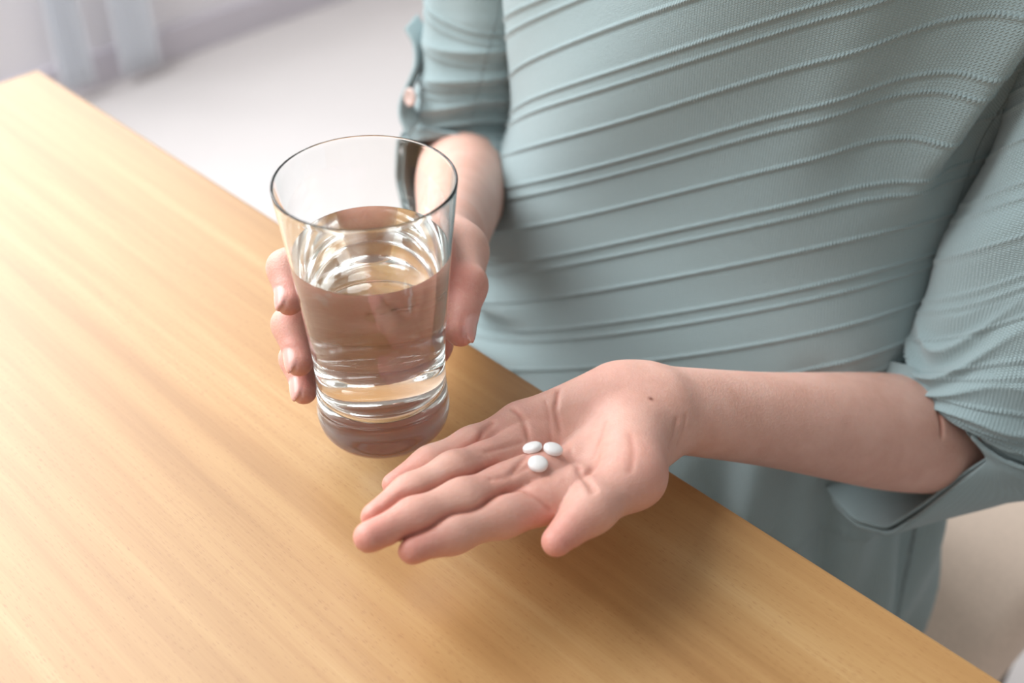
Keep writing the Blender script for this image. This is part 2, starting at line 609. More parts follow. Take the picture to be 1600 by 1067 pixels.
def bump(fd, p, amp, w):
    """Raise (amp > 0) or sink the surface round p."""
    p = np.asarray(p, float)
    sl, (X, Y, Z) = fd.sub(p - 2.6 * w, p + 2.6 * w)
    if sl is None: return
    fd.F[sl] -= (amp * np.exp(-((X - p[0]) ** 2 + (Y - p[1]) ** 2 + (Z - p[2]) ** 2) / w ** 2)).astype(np.float32)


def groove(fd, pts, depth, w):
    for a, b in zip(pts[:-1], pts[1:]):
        pass
    pts = [np.asarray(p, float) for p in pts]
    lo = np.min(pts, 0) - 3 * w; hi = np.max(pts, 0) + 3 * w
    sl, (X, Y, Z) = fd.sub(lo, hi)
    if sl is None: return
    D = None
    n = len(pts) - 1
    for i in range(n):
        a, d, t = seg_param(X, Y, Z, pts[i], pts[i + 1])
        q = np.sqrt((X - a[0] - t * d[0]) ** 2 + (Y - a[1] - t * d[1]) ** 2 + (Z - a[2] - t * d[2]) ** 2)
        D = q if D is None else np.minimum(D, q)
    fd.F[sl] += (depth * np.exp(-(D / w) ** 2)).astype(np.float32)


def surface_nets(fd):
    F = fd.F; S = F < 0
    nx, ny, nz = F.shape
    c = np.zeros((nx - 1, ny - 1, nz - 1), np.uint8)
    for i in (0, 1):
        for j in (0, 1):
            for k in (0, 1):
                c += S[i:nx - 1 + i, j:ny - 1 + j, k:nz - 1 + k]
    act = (c > 0) & (c < 8)
    idx = np.argwhere(act)
    vid = np.full(act.shape, -1, np.int32)
    vid[act] = np.arange(len(idx), dtype=np.int32)
    offs = np.array([(i, j, k) for i in (0, 1) for j in (0, 1) for k in (0, 1)])
    val = np.stack([F[idx[:, 0] + o[0], idx[:, 1] + o[1], idx[:, 2] + o[2]] for o in offs], 1)
    acc = np.zeros((len(idx), 3)); cnt = np.zeros(len(idx))
    for a in range(8):
        for b in range(a + 1, 8):
            if np.abs(offs[a] - offs[b]).sum() != 1: continue
            va, vb = val[:, a], val[:, b]
            m = (va < 0) != (vb < 0)
            t = np.where(m, va / np.where(m, va - vb, 1), 0)
            acc += np.where(m[:, None], offs[a] + t[:, None] * (offs[b] - offs[a]), 0)
            cnt += m
    V = fd.lo + (idx + acc / cnt[:, None]) * fd.h
    faces = []
    for ax in range(3):
        o1, o2 = [(1, 2), (2, 0), (0, 1)][ax]
        sh = [slice(None)] * 3; sh2 = [slice(None)] * 3
        sh[ax] = slice(0, -1); sh2[ax] = slice(1, None)
        A, B = S[tuple(sh)], S[tuple(sh2)]
        e = np.argwhere(A != B)
        ok = np.ones(len(e), bool)
        for o in (o1, o2): ok &= (e[:, o] > 0) & (e[:, o] < F.shape[o] - 1)
        e = e[ok]
        def vv(d1, d2):
            q = e.copy(); q[:, o1] -= d1; q[:, o2] -= d2
            return vid[q[:, 0], q[:, 1], q[:, 2]]
        Q = np.stack([vv(1, 1), vv(0, 1), vv(0, 0), vv(1, 0)], 1)
        fl_ = ~A[e[:, 0], e[:, 1], e[:, 2]]
        Q[fl_] = Q[fl_][:, ::-1]
        faces.append(Q)
    return V, np.concatenate(faces)


# ------------------------------------------------------------------ the person's bones
PC = np.array([0.127, 0.682, 0.0])                 # centre line of the trunk
PL = np.array([0.7071, -0.7071, 0.0])              # towards her left side
PN = np.array([0.7071, 0.7071, 0.0])               # towards her back
UP = np.array([0.0, 0.0, 1.0])
SH_L = np.array([0.296, 0.580, 0.25])
EL_L = np.array([0.262, 0.527, -0.064])
WR_L = at(1030, 638, 0.585)
SH_R = PC - PL * 0.165 + UP * 0.27
EL_R = np.array([-0.032, 0.786, -0.034])
WR_R = np.array([-0.033, 0.563, 0.050])
ZCL, ZCR = 0.085, 0.130                            # heights at which arm and trunk meshes meet


def lerp(a, b, t): return np.asarray(a) * (1 - t) + np.asarray(b) * t


# ---- open left hand
lh = Field((-0.095, 0.30, -0.135), (0.325, 0.585, ZCL), 0.0008)
sideF = unit(np.cross(unit(EL_L - WR_L), UP))


def limb(a, b, prof, side):
    """A limb of smoothly changing oval section: prof = (t, width, thickness)."""
    pt, pw, ph_ = zip(*prof)
    w, h = np.interp(np.linspace(0, 1, 61), pt, pw), np.interp(np.linspace(0, 1, 61), pt, ph_)
    for _ in range(40):
        w[1:-1] = 0.25 * w[:-2] + 0.5 * w[1:-1] + 0.25 * w[2:]
        h[1:-1] = 0.25 * h[:-2] + 0.5 * h[1:-1] + 0.25 * h[2:]
    return [('l', a, b, float(w.max()), w, h, side, 0.0)]


fore = limb(WR_L, EL_L, [(0, 0.0240, 0.0190), (0.3, 0.0265, 0.0222), (0.72, 0.0350, 0.0325), (1, 0.0335, 0.032)], sideF)
fore += [('c', EL_L, lerp(EL_L, SH_L, 0.5), 0.032, 0.028, 0.010)]
upperL = [('c', lerp(EL_L, SH_L, 0.4), SH_L, 0.028, 0.028, 0.0)]
apply(lh, fore)
apply(lh, upperL)
MCP = {
    'index': at(900, 770, 0.520), 'middle': at(848, 740, 0.527),
    'ring': at(818, 704, 0.545), 'little': at(812, 667, 0.560),
}
palm = []
wr = {'index': at(1020, 655, 0.575), 'middle': at(1022, 640, 0.58), 'ring': at(1015, 626, 0.585), 'little': at(1000, 615, 0.592)}
for f_, (r0, r1) in {'index': (0.0125, 0.0112), 'middle': (0.0125, 0.0112), 'ring': (0.0108, 0.0108), 'little': (0.0090, 0.0102)}.items():
    palm.append(('c', wr[f_], MCP[f_], r0, r1, 0.013))
CMC = at(1003, 686, 0.572); TMCP = at(990, 745, 0.529); TIP_J = at(924, 796, 0.508); TTIP = at(870, 846, 0.497)
palm += [
    ('c', at(962, 622, 0.583), at(858, 668, 0.562), 0.0160, 0.0120, 0.014),     # heel on the little finger side
    ('c', CMC, at(980, 726, 0.54), 0.0155, 0.0150, 0.014),                       # ball of the thumb
    ('c', at(978, 690, 0.556), TMCP, 0.0140, 0.0118, 0.012),
    ('c', at(985, 735, 0.552), at(915, 772, 0.538), 0.0070, 0.0070, 0.012),      # web
]
apply(lh, palm)
# hollow of the palm
for uv_, t_, amp, w in (((868, 705), 0.530, -0.0062, 0.021), ((900, 672), 0.548, -0.0035, 0.018)):
    bump(lh, at(*uv_, t_), amp, w)
base = lh.F.copy()
FING = {
    'index': ([MCP['index'], at(785, 805, 0.505), at(708, 833, 0.494), at(645, 858, 0.485)], [0.0106, 0.0084, 0.0074, 0.0061]),
    'middle': ([MCP['middle'], at(722, 782, 0.503), at(645, 809, 0.491), at(577, 839, 0.480)], [0.0106, 0.0086, 0.0076, 0.0063]),
    'ring': ([MCP['ring'], at(711, 738, 0.514), at(641, 772, 0.501), at(587, 808, 0.490)], [0.0102, 0.0082, 0.0072, 0.0060]),
    'little': ([MCP['little'], at(738, 695, 0.541), at(672, 723, 0.530), at(616, 757, 0.524)], [0.0093, 0.0072, 0.0063, 0.0053]),
}
for nm, (pts, rads) in FING.items():
    add_finger(lh, base, pts, rads, 0.007)
part_fingers(lh, [FING[k_] for k_ in FING])
add_finger(lh, base, [TMCP, TIP_J, TTIP], [0.0118, 0.0094, 0.0064], 0.009, 0.006)
palm_n = unit(np.cross(MCP['index'] - MCP['little'], at(848, 742, 0.527) - WR_L))
if palm_n[2] < 0: palm_n = -palm_n
# finger pads and the knuckles behind
for nm, (pts, rads) in FING.items():
    for i in (0, 1, 2):
        mid = lerp(pts[i], pts[i + 1], 0.52) + palm_n * rads[i + 1] * 0.7
        bump(lh, mid, 0.0008, 0.009 if i < 2 else 0.007)
    for i in (1, 2):
        bump(lh, pts[i] - palm_n * rads[i] * 0.9, 0.0005, 0.006)
bump(lh, lerp(TIP_J, TTIP, 0.6) + palm_n * 0.006, 0.0012, 0.008)


def on(fd, pix, t1=1.0):
    out = []
    for u, v in pix:
        p, n = fd.surf(u, v, 0.38, t1)
        if p is not None: out.append(p)
    return out


creases_L = [
    ([(845, 600), (852, 625), (858, 655), (862, 690)], 0.0005, 0.0014),
    ([(873, 607), (868, 640), (875, 672), (890, 700), (905, 735), (930, 765)], 0.0011, 0.0017),
    ([(800, 638), (818, 655), (826, 685), (822, 712), (800, 740)], 0.0012, 0.0017),
    ([(745, 690), (757, 672), (770, 660)], 0.0013, 0.0018),
    ([(760, 705), (790, 698), (815, 690)], 0.0010, 0.0016),
    ([(766, 748), (790, 745), (812, 735), (840, 720)], 0.0009, 0.0016),
    ([(790, 770), (815, 765), (835, 775), (850, 787), (860, 797)], 0.0013, 0.0018),
    ([(905, 735), (918, 752), (925, 768)], 0.0013, 0.0018),
    ([(935, 712), (930, 728), (922, 738), (910, 742)], 0.0012, 0.0018),
    ([(945, 660), (935, 690), (925, 715)], 0.0005, 0.0022),
    ([(985, 680), (990, 705), (985, 735)], 0.0005, 0.0022),
    ([(1058, 655), (1052, 680), (1045, 700)], 0.0007, 0.0014),
    ([(1072, 650), (1068, 672), (1058, 695)], 0.0005, 0.0014),
    ([(1455, 600), (1466, 640), (1472, 680)], 0.0012, 0.0020),
]
for nm, (pts, rads) in FING.items():       # bend lines of the fingers
    for i in (1, 2):
        ax = unit(pts[i + 1] - pts[i - 1]); e = unit(np.cross(palm_n, ax))
        creases_L.append(([pts[i] + palm_n * rads[i] * 0.95 + e * rads[i] * s_ * 0.8 - palm_n * abs(s_) * rads[i] * 0.25 for s_ in (-1, 0, 1)], 0.0005, 0.0012))
cr_pts = []
for pix, dp, w in creases_L:
    P_ = on(lh, pix) if len(pix[0]) == 2 else pix
    if len(P_) > 1:
        cr_pts.append((P_, dp, w))
for P_, dp, w in cr_pts:
    groove(lh, P_, dp * 0.9, w * 0.75)
PILLS = [lh.surf(u, v) for u, v in ((833, 704), (863, 706), (840, 728))]
MOLE = lh.surf(1017, 623)[0]
NAILS_L = []
for nm, (pts, rads) in list(FING.items()) + [('thumb', ([None, TMCP, TIP_J, TTIP], [0, 0.0118, 0.0094, 0.0064]))]:
    ax = unit(pts[3] - pts[2])
    o_ = -palm_n if nm != 'thumb' else unit(np.array([0.45, 0.45, -0.75]))
    o_ = unit(o_ - ax * (o_ @ ax))
    NAILS_L.append((pts[3] + o_ * rads[3] * 0.78 - ax * 0.0022, ax, o_, 0.0062, 0.0048))

# ---- right hand round the glass
rh = Field((-0.135, 0.395, -0.045), (0.062, 0.85, ZCR), 0.00095)
foreR = limb(WR_R, EL_R, [(0, 0.0250, 0.0185), (0.35, 0.0285, 0.0235), (0.78, 0.0355, 0.0325), (1, 0.0335, 0.032)], UP)
foreR += [('c', EL_R, lerp(EL_R, SH_R, 0.5), 0.031, 0.027, 0.010)]
upperR = [('c', lerp(EL_R, SH_R, 0.4), SH_R, 0.027, 0.034, 0.0)]
apply(rh, foreR)
apply(rh, upperR)


def gp(phi, R, z):
    a = math.radians(phi)
    return np.array([GX + R * math.cos(a), GY + R * math.sin(a), z])


RF = {
    'index': ([gp(68, 0.057, 0.092), gp(118, 0.051, 0.099), gp(147, 0.0515, 0.098), gp(166, 0.0415, 0.0925)], [0.0106, 0.0088, 0.0080, 0.0066]),
    'middle': ([gp(74, 0.055, 0.073), gp(122, 0.048, 0.077), gp(156, 0.0465, 0.072), gp(179, 0.0375, 0.0645)], [0.0106, 0.0090, 0.0081, 0.0067]),
    'ring': ([gp(78, 0.054, 0.055), gp(124, 0.047, 0.058), gp(157, 0.0450, 0.0525), gp(181, 0.0368, 0.0480)], [0.0102, 0.0084, 0.0075, 0.0063]),
    'little': ([gp(74, 0.053, 0.039), gp(108, 0.047, 0.041), gp(132, 0.0425, 0.039), gp(152, 0.0375, 0.036)], [0.0092, 0.0074, 0.0066, 0.0056]),
}
wro = {'index': 0.012, 'middle': 0.004, 'ring': -0.004, 'little': -0.012}
palmR = [('c', WR_R + UP * wro[k_] + np.array([0, -0.006, 0]), RF[k_][0][0], 0.0125, 0.0108 if k_ != 'little' else 0.0098, 0.012) for k_ in RF]
RT = [np.array([-0.026, 0.520, 0.072]), np.array([-0.0225, 0.482, 0.0765]), gp(24, 0.0402, 0.0705)]
RCMC = np.array([-0.036, 0.547, 0.060])
palmR += [('c', RCMC, RT[0], 0.0135, 0.0118, 0.012), ('c', RCMC + np.array([-0.005, -0.012, -0.004]), gp(72, 0.053, 0.084), 0.010, 0.008, 0.012),
          ('c', WR_R + np.array([0, -0.01, -0.014]), gp(72, 0.052, 0.040), 0.0135, 0.011, 0.012)]
palmR += [('c', gp(a_, R_, 0.092), gp(a_, R_, 0.040), 0.0120, 0.0120, 0.012) for a_, R_ in ((70, 0.0490), (94, 0.0480), (114, 0.0475))]
apply(rh, palmR)
baseR = rh.F.copy()
for nm, (pts, rads) in RF.items():
    add_finger(rh, baseR, pts, rads, 0.007)
part_fingers(rh, [RF[k_] for k_ in RF])
add_finger(rh, baseR, RT, [0.0115, 0.0096, 0.0074], 0.012, 0.005)
for nm, (pts, rads) in RF.items():
    for i in (1, 2):
        o_ = unit((pts[i] - np.array([GX, GY, pts[i][2]])))
        bump(rh, pts[i] + o_ * rads[i] * 0.9, 0.0012, 0.006)
    mid = lerp(pts[2], pts[3], 0.5)
bump(rh, RT[1] + np.array([0.007, 0.002, 0.006]), 0.0012, 0.007)
NAILS_R = []
for nm, (pts, rads) in list(RF.items()) + [('thumb', ([None] + RT, [0, 0.0115, 0.0096, 0.0074]))]:
    ax = unit(pts[3] - pts[2])
    o_ = unit(pts[3] - np.array([GX, GY, pts[3][2]]))
    o_ = unit(o_ + (np.array([0, 0.0, 0.35]) if nm == 'thumb' else np.array([0, -0.50, 0.50])))
    o_ = unit(o_ - ax * (o_ @ ax))
    NAILS_R.append((pts[3] + o_ * rads[3] * 0.80 - ax * 0.0002, ax, o_, 0.0064 if nm != 'thumb' else 0.0075, 0.0051 if nm != 'thumb' else 0.0058))
# the glass presses the pads flat
sl, (X, Y, Z) = rh.sub((GX - 0.05, GY - 0.05, GZ - 0.002), (GX + 0.05, GY + 0.05, ZCR))
zz = np.linspace(0, 0.132, 60)
gr = np.interp(Z - GZ, zz, [glass_r(z) for z in zz]).astype(np.float32)
gd = np.where(Z > GZ, np.sqrt((X - GX) ** 2 + (Y - GY) ** 2) - gr - 0.0004, 0.02)
rh.F[sl] = np.maximum(rh.F[sl], -gd.astype(np.float32))


def add_nails(fd, nails):
    for c, ax, o_, la, wa in nails:
        sl, (X, Y, Z) = fd.sub(c - 0.014, c + 0.014)
        if sl is None: continue
        e = np.cross(ax, o_)
        px, py, pz = X - c[0], Y - c[1], Z - c[2]
        a_ = px * ax[0] + py * ax[1] + pz * ax[2]
        n_ = px * o_[0] + py * o_[1] + pz * o_[2]
        e_ = px * e[0] + py * e[1] + pz * e[2]
        n_ = n_ + 0.055e3 * e_ ** 2          # curl across the nail
        k0 = np.sqrt((a_ / la) ** 2 + (e_ / wa) ** 2 + (n_ / 0.0017) ** 2)
        k1 = np.sqrt((a_ / la ** 2) ** 2 + (e_ / wa ** 2) ** 2 + (n_ / 0.0017 ** 2) ** 2)
        d = (k0 * (k0 - 1) / np.maximum(k1, 1e-6)).astype(np.float32)
        rim_ = np.exp(-((k0 - 1.18) / 0.16) ** 2) * (n_ > -0.003)
        fd.F[sl] = smin(fd.F[sl] + (0.0004 * rim_).astype(np.float32), d, 0.0006)


add_nails(lh, NAILS_L)
add_nails(rh, NAILS_R)

# ---- trunk, shoulders, neck and head, coarse; the clothes cover nearly all of it
tr = Field((-0.16, 0.42, -0.36), (0.43, 0.96, 0.66), 0.005)
HC = PC + UP * 0.51 - PN * 0.03
FWD = unit(-PN - UP * 0.45)
trunk = [
    ('f', PC + UP * -0.22, PC + UP * -0.02, 0.135, 0.088, 0.108, 0.076, PL, 0.0),
    ('f', PC + UP * -0.02, PC + UP * 0.20, 0.108, 0.076, 0.128, 0.080, PL, 0.03),
    ('c', PC + UP * 0.25 - PL * 0.12, PC + UP * 0.25 + PL * 0.13, 0.052, 0.052, 0.04),
    ('c', PC + UP * 0.25, PC + UP * 0.42 - PN * 0.02, 0.056, 0.050, 0.04),
    ('c', HC + UP * 0.035 + PN * 0.02, HC + UP * 0.03 - PN * 0.005, 0.088, 0.078, 0.03),
    ('c', HC + FWD * 0.02 - UP * 0.01, HC + FWD * 0.045 - UP * 0.055, 0.064, 0.045, 0.03),
    ('c', HC + FWD * 0.085 + UP * 0.0, HC + FWD * 0.104 - UP * 0.025, 0.007, 0.011, 0.012),
    ('f', HC + FWD * 0.078 - UP * 0.062 - PL * 0.015, HC + FWD * 0.078 - UP * 0.062 + PL * 0.015, 0.006, 0.005, 0.006, 0.005, UP, 0.006),
]
for s_ in (-1, 1):
    trunk.append(('c', HC + PL * 0.076 * s_ + PN * 0.005 - UP * 0.03, HC + PL * 0.080 * s_ + PN * 0.012 + UP * 0.015, 0.008, 0.012, 0.006))
apply(tr, trunk, 0.05)
apply(tr, [('c', lerp(EL_L, SH_L, 0.4), SH_L, 0.028, 0.028, 0.03), ('c', lerp(EL_R, SH_R, 0.4), SH_R, 0.027, 0.034, 0.03)], 0.05)
for s_ in (-1, 1):
    bump(tr, HC + FWD * 0.085 + PL * 0.031 * s_ + UP * 0.012, -0.006, 0.018)
V1, Q1 = surface_nets(lh)
V2, Q2 = surface_nets(rh)
V3, Q3 = surface_nets(tr)


def near_axis(V, a, b, r):
    a = np.asarray(a); d = np.asarray(b) - a
    t = np.clip(((V - a) @ d) / (d @ d), 0, 1)
    return np.linalg.norm(V - a - t[:, None] * d, axis=1) < r


kill = (near_axis(V3, lerp(EL_L, SH_L, 0.2), SH_L, 0.062) & (V3[:, 2] < ZCL + 0.012)) | (near_axis(V3, lerp(EL_R, SH_R, 0.2), SH_R, 0.062) & (V3[:, 2] < ZCR + 0.012))
Q3 = Q3[~kill[Q3].any(1)]
used = np.unique(Q3); rm = np.full(len(V3), -1); rm[used] = np.arange(len(used))
V3 = V3[used]; Q3 = rm[Q3]
V = np.concatenate([V1, V2, V3]); Q = np.concatenate([Q1, Q2 + len(V1), Q3 + len(V1) + len(V2)])


def falloff(V, pts, r):
    out = np.zeros(len(V))
    for p in pts:
        out = np.maximum(out, np.exp(-np.sum((V - p) ** 2, 1) / r ** 2))
    return out


red = np.zeros(len(V)); nail = np.zeros(len(V)); crease = np.zeros(len(V)); mole = np.zeros(len(V))
tipsL = [FING[k_][0][3] for k_ in FING] + [TTIP]; tipsR = [RF[k_][0][3] for k_ in RF] + [RT[2]]
red = np.maximum(red, 0.85 * falloff(V, tipsL + tipsR, 0.016))
red = np.maximum(red, 0.40 * falloff(V, [MCP[k_] for k_ in MCP] + [TMCP, at(940, 640, 0.57)], 0.022))
red = np.maximum(red, 0.45 * falloff(V, [lerp(FING[k_][0][0], FING[k_][0][1], 0.6) for k_ in FING], 0.018))
red = np.maximum(red, 0.35 * falloff(V, [RF[k_][0][i] for k_ in RF for i in (1, 2)] + [RT[1]], 0.010))
red = np.maximum(red, 1.0 * falloff(V, [gp(a_, 0.045, z_) for a_ in (45, 65, 85, 105, 125) for z_ in (0.04, 0.065, 0.09)], 0.020))
for c, ax, o_, la, wa in NAILS_L + NAILS_R:
    p = V - c
    sel = np.linalg.norm(p, axis=1) < 0.012
    e = np.cross(ax, o_)
    k0 = np.sqrt((p @ ax / la) ** 2 + (p @ e / wa) ** 2)
    nail = np.maximum(nail, np.where(sel & (p @ o_ > -0.0030), np.clip((1.08 - k0) / 0.12, 0, 1), 0))
for P_, dp, w in cr_pts:
    for a, b in zip(P_[:-1], P_[1:]):
        d = np.asarray(b) - a
        t = np.clip(((V - a) @ d) / max(d @ d, 1e-12), 0, 1)
        q = np.linalg.norm(V - a - t[:, None] * d, axis=1)
        crease = np.maximum(crease, np.exp(-(q / (w * 0.5)) ** 2) * min(1, dp / 0.0012))
for FG in (FING, RF):
    crease = np.maximum(crease, 0.8 * cleft(V[:, 0], V[:, 1], V[:, 2], [FG[k_] for k_ in FG]))
if MOLE is not None: mole = np.exp(-np.sum((V - MOLE) ** 2, 1) / 0.0011 ** 2)

person = empty('person', tuple(PC + UP * FLOOR))
tag(person, 'seated person in a sage knit top holding a glass and three tablets', 'person')
PO = Vector(PC + UP * FLOOR)


def child(o, parent=None):
    """Give a mesh written in world coordinates to the person without moving it."""
    p = parent or person
    o.parent = p
    if p is person:
        o.location = -PO
    return o


body = mesh_obj('body', V, Q, M_SKIN, None, True, {'red': red, 'nail': nail, 'crease': crease, 'mole': mole})
# join arm and trunk surfaces into one, inside the sleeves
bm = bmesh.new(); bm.from_mesh(body.data)
bnd = [e for e in bm.edges if e.is_boundary]
sel = {'l': [], 'r': []}
for e in bnd:
    m = (e.verts[0].co + e.verts[1].co) / 2
    for key, zc, ax in (('l', ZCL, (EL_L, SH_L)), ('r', ZCR, (EL_R, SH_R))):
        if abs(m.z - zc) < 0.03 and near_axis(np.array([m]), ax[0], ax[1], 0.07)[0]: sel[key].append(e)
for key in sel:
    try:
        bmesh.ops.bridge_loops(bm, edges=sel[key])
    except Exception as ex:
        print('bridge', key, ex)
bmesh.ops.recalc_face_normals(bm, faces=bm.faces)
for f_ in bm.faces: f_.smooth = True
bm.to_mesh(body.data); bm.free()
child(body)

# ------------------------------------------------------------------ the knitted top
rng = np.random.default_rng(7)


def rib_profile(v):
    """Height of the raised courses at distance v along the cloth: single and double lines in turn."""
    h = np.zeros_like(v); bead = np.zeros_like(v)
    for k in range(-8, 9):
        s0 = 0.0755 + 0.0573 * k
        for c in (s0, s0 - 0.0340, s0 - 0.0252):
            q = v - (c + 0.0022)
            h += 0.0010 * np.exp(-(q / 0.0011) ** 2) - 0.0003 * np.exp(-((q + 0.0027) / 0.0011) ** 2)
            bead += np.exp(-((q - 0.0004) / 0.0009) ** 2)
    return h, np.clip(bead, 0, 1)


def sstep(x, a, b):
    t = np.clip((x - a) / (b - a), 0, 1)
    return t * t * (3 - 2 * t)


def wave(n, seed):
    r = np.random.default_rng(seed)
    return r.uniform(0, 2 * math.pi, n), r.uniform(0.6, 1.4, n)


def grid_normals(P, closed):
    if closed: du = np.roll(P, -1, 1) - np.roll(P, 1, 1)
    else: du = np.gradient(P, axis=1)
    dv = np.gradient(P, axis=0)
    n = np.cross(du, dv)
    return n / np.maximum(np.linalg.norm(n, axis=2, keepdims=True), 1e-12)


def grid_faces(m, n, closed):
    i = np.arange(m - 1)[:, None]; j = np.arange(n if closed else n - 1)[None, :]
    j2 = (j + 1) % n
    return np.stack([i * n + j, i * n + j2, (i + 1) * n + j2, (i + 1) * n + j], -1).reshape(-1, 4)


v_rows = np.concatenate([np.arange(-0.298, -0.14, 0.003), np.arange(-0.14, 0.235, 0.00095), np.arange(0.235, 0.352, 0.003)])
NT = 440
th = np.linspace(0, 2 * math.pi, NT, endpoint=False)
A_ = np.interp(v_rows, [-0.36, -0.26, -0.17, -0.06, 0.05, 0.20, 0.27, 0.315, 0.35], [0.205, 0.198, 0.182, 0.160, 0.155, 0.156, 0.158, 0.120, 0.070])
B_ = np.interp(v_rows, [-0.36, -0.26, -0.17, -0.06, 0.05, 0.20, 0.27, 0.315, 0.35], [0.150, 0.140, 0.124, 0.107, 0.102, 0.104, 0.098, 0.080, 0.064])
for arr in (A_, B_):
    k = np.ones(25) / 25
    arr[:] = np.convolve(np.pad(arr, 12, mode='edge'), k, 'valid')
AL = np.interp(v_rows, [-0.30, -0.12, 0.15, 0.33], [0.0, 0.66, 0.62, 0.0])
VV, TT = np.meshgrid(v_rows, th, indexing='ij')
l = A_[:, None] * np.cos(TT); n = B_[:, None] * np.sin(TT)
ang = np.degrees(np.arctan2(np.sin(TT), np.cos(TT)))          # front is -90, her right +-180
l = l + 0.036 * sstep(VV, 0.0, 0.10) * np.exp(-((ang + 2) / 32) ** 2) + 0.058 * sstep(VV, -0.04, 0.04) * np.exp(-((ang - 28) / 22) ** 2)
z = VV + AL[:, None] * l - (0.20 * AL[:, None] / 0.65) * n
P = PC[None, None] + l[..., None] * PL + n[..., None] * PN + z[..., None] * UP
Nn = grid_normals(P, True)
if np.mean(np.sum(Nn * (P - (PC + z[..., None] * UP)), 2)) < 0: Nn = -Nn
hrib, bead = rib_profile(VV)
disp = np.zeros_like(VV)
# broad soft drape
ph, am = wave(8, 3)
for i in range(8):
    disp += 0.0011 * am[i] * np.sin((i % 4 + 2) * TT + ph[i] + VV * (18 + 9 * (i % 3)) * (1 if i % 2 else -1))
# folds gathering below the waist
low = sstep(-VV, 0.10, 0.20)
disp += low * (0.0060 * np.sin(15 * TT + 30 * VV) + 0.0035 * np.sin(26 * TT - 22 * VV + 1.0))
# creases at her right waist, above the edge of the table
wl_ = np.exp(-((ang + 140) / 24) ** 2) * sstep(-VV, -0.03, 0.03)
disp += wl_ * 0.0075 * np.sin(VV * 150 + np.radians(ang) * 5.0)
# fold of cloth running up into her left armpit
rd = -16 + 60 * (VV - 0.02)
arm_ = sstep(VV, -0.04, 0.03)
disp += arm_ * (0.013 * np.exp(-((ang - rd) / 5.5) ** 2) - 0.005 * np.exp(-((ang - rd + 17) / 9.0) ** 2))
rd2 = -44 + 50 * (VV - 0.05)
disp += sstep(VV, 0.0, 0.08) * 0.0022 * np.exp(-((ang - rd2) / 7.0) ** 2)
angr = (ang + 165 + 180) % 360 - 180
disp += 0.030 * sstep(0.12 - VV, 0.0, 0.11) * np.exp(-(angr / 38) ** 2) * sstep(VV, -0.2, -0.1)
P = P + Nn * (disp + hrib)[..., None]
circ = np.linalg.norm(np.diff(np.concatenate([P[200:201], P[200:201, :1]], 1), axis=1), axis=2)[0]
uu = np.concatenate([[0], np.cumsum(circ)[:-1]])
UV = np.stack([np.broadcast_to(uu[None], VV.shape), VV], -1)
sweater = mesh_obj('sweater', P.reshape(-1, 3), grid_faces(len(v_rows), NT, True), M_KNIT, None, True, {'rib': bead.ravel()}, UV.reshape(-1, 2))
child(sweater)


def loft(keys, rim_deg, rim_pts, m=230, n=220, shape_t=None):
    """Tube through oval rings that ends in a free-form rim."""
    phi = np.linspace(0, 2 * math.pi, n, endpoint=False)
    rings = []
    for c, e1, e2, ra, rb in keys:
        e1, e2 = unit(e1), unit(e2)
        rings.append(np.asarray(c)[None] + ra * np.cos(phi)[:, None] * e1 + rb * np.sin(phi)[:, None] * e2)
    d = np.radians(np.asarray(rim_deg, float)); rp = np.asarray(rim_pts)
    dd = np.concatenate([d - 2 * math.pi, d, d + 2 * math.pi]); rr = np.concatenate([rp, rp, rp])
    rim_ = np.stack([np.interp(phi, dd, rr[:, k]) for k in range(3)], 1)
    for _ in range(10): rim_ = 0.25 * np.roll(rim_, 1, 0) + 0.5 * rim_ + 0.25 * np.roll(rim_, -1, 0)
    rings.append(rim_)
    R = np.stack(rings)
    K = len(R)
    cen = R.mean(1); seg = np.linalg.norm(np.diff(cen, axis=0), axis=1)
    s_key = np.concatenate([[0], np.cumsum(seg)]); S = np.linspace(0, s_key[-1], m)
    out = np.empty((m, n, 3))
    for r_, s in enumerate(S):
        i = min(max(np.searchsorted(s_key, s) - 1, 0), K - 2)
        t = (s - s_key[i]) / (s_key[i + 1] - s_key[i])
        p0, p1, p2, p3 = R[max(i - 1, 0)], R[i], R[i + 1], R[min(i + 2, K - 1)]
        out[r_] = 0.5 * ((2 * p1) + (-p0 + p2) * t + (2 * p0 - 5 * p1 + 4 * p2 - p3) * t ** 2 + (-p0 + 3 * p1 - 3 * p2 + p3) * t ** 3)
    return out, S, phi


def sleeve(name, keys, deg, pts, wrinkle, label=None, rib_shift=0.0):
    Pg, S, phi = loft(keys, deg, pts)
    m, n = Pg.shape[:2]
    Ng = grid_normals(Pg, True)
    out = np.sum(Ng * (Pg - Pg.mean(1, keepdims=True)), 2).mean()
    if out < 0: Ng = -Ng
    SS, PH = np.meshgrid(S / S[-1], phi, indexing='ij')
    smet = SS * S[-1]
    h, bd = rib_profile(-smet + rib_shift)
    fade = 1 - sstep(SS, 0.82, 0.97)
    Pd = Pg + Ng * (wrinkle(SS, PH) * fade + h * fade)[..., None]
    w = 0.052
    UVg = np.stack([PH * w, -smet], -1)
    o = mesh_obj(name, Pd.reshape(-1, 3), grid_faces(m, n, True), M_KNIT, None, True, {'rib': (bd * fade).ravel()}, UVg.reshape(-1, 2))
    o.parent = sweater
    md = o.modifiers.new('thick', 'SOLIDIFY'); md.thickness = 0.0018; md.offset = -1 if out >= 0 else 1
    return o, Pd, Ng, SS, PH


def angd(PH, c):
    d = np.degrees(PH) - c
    return (d + 180) % 360 - 180


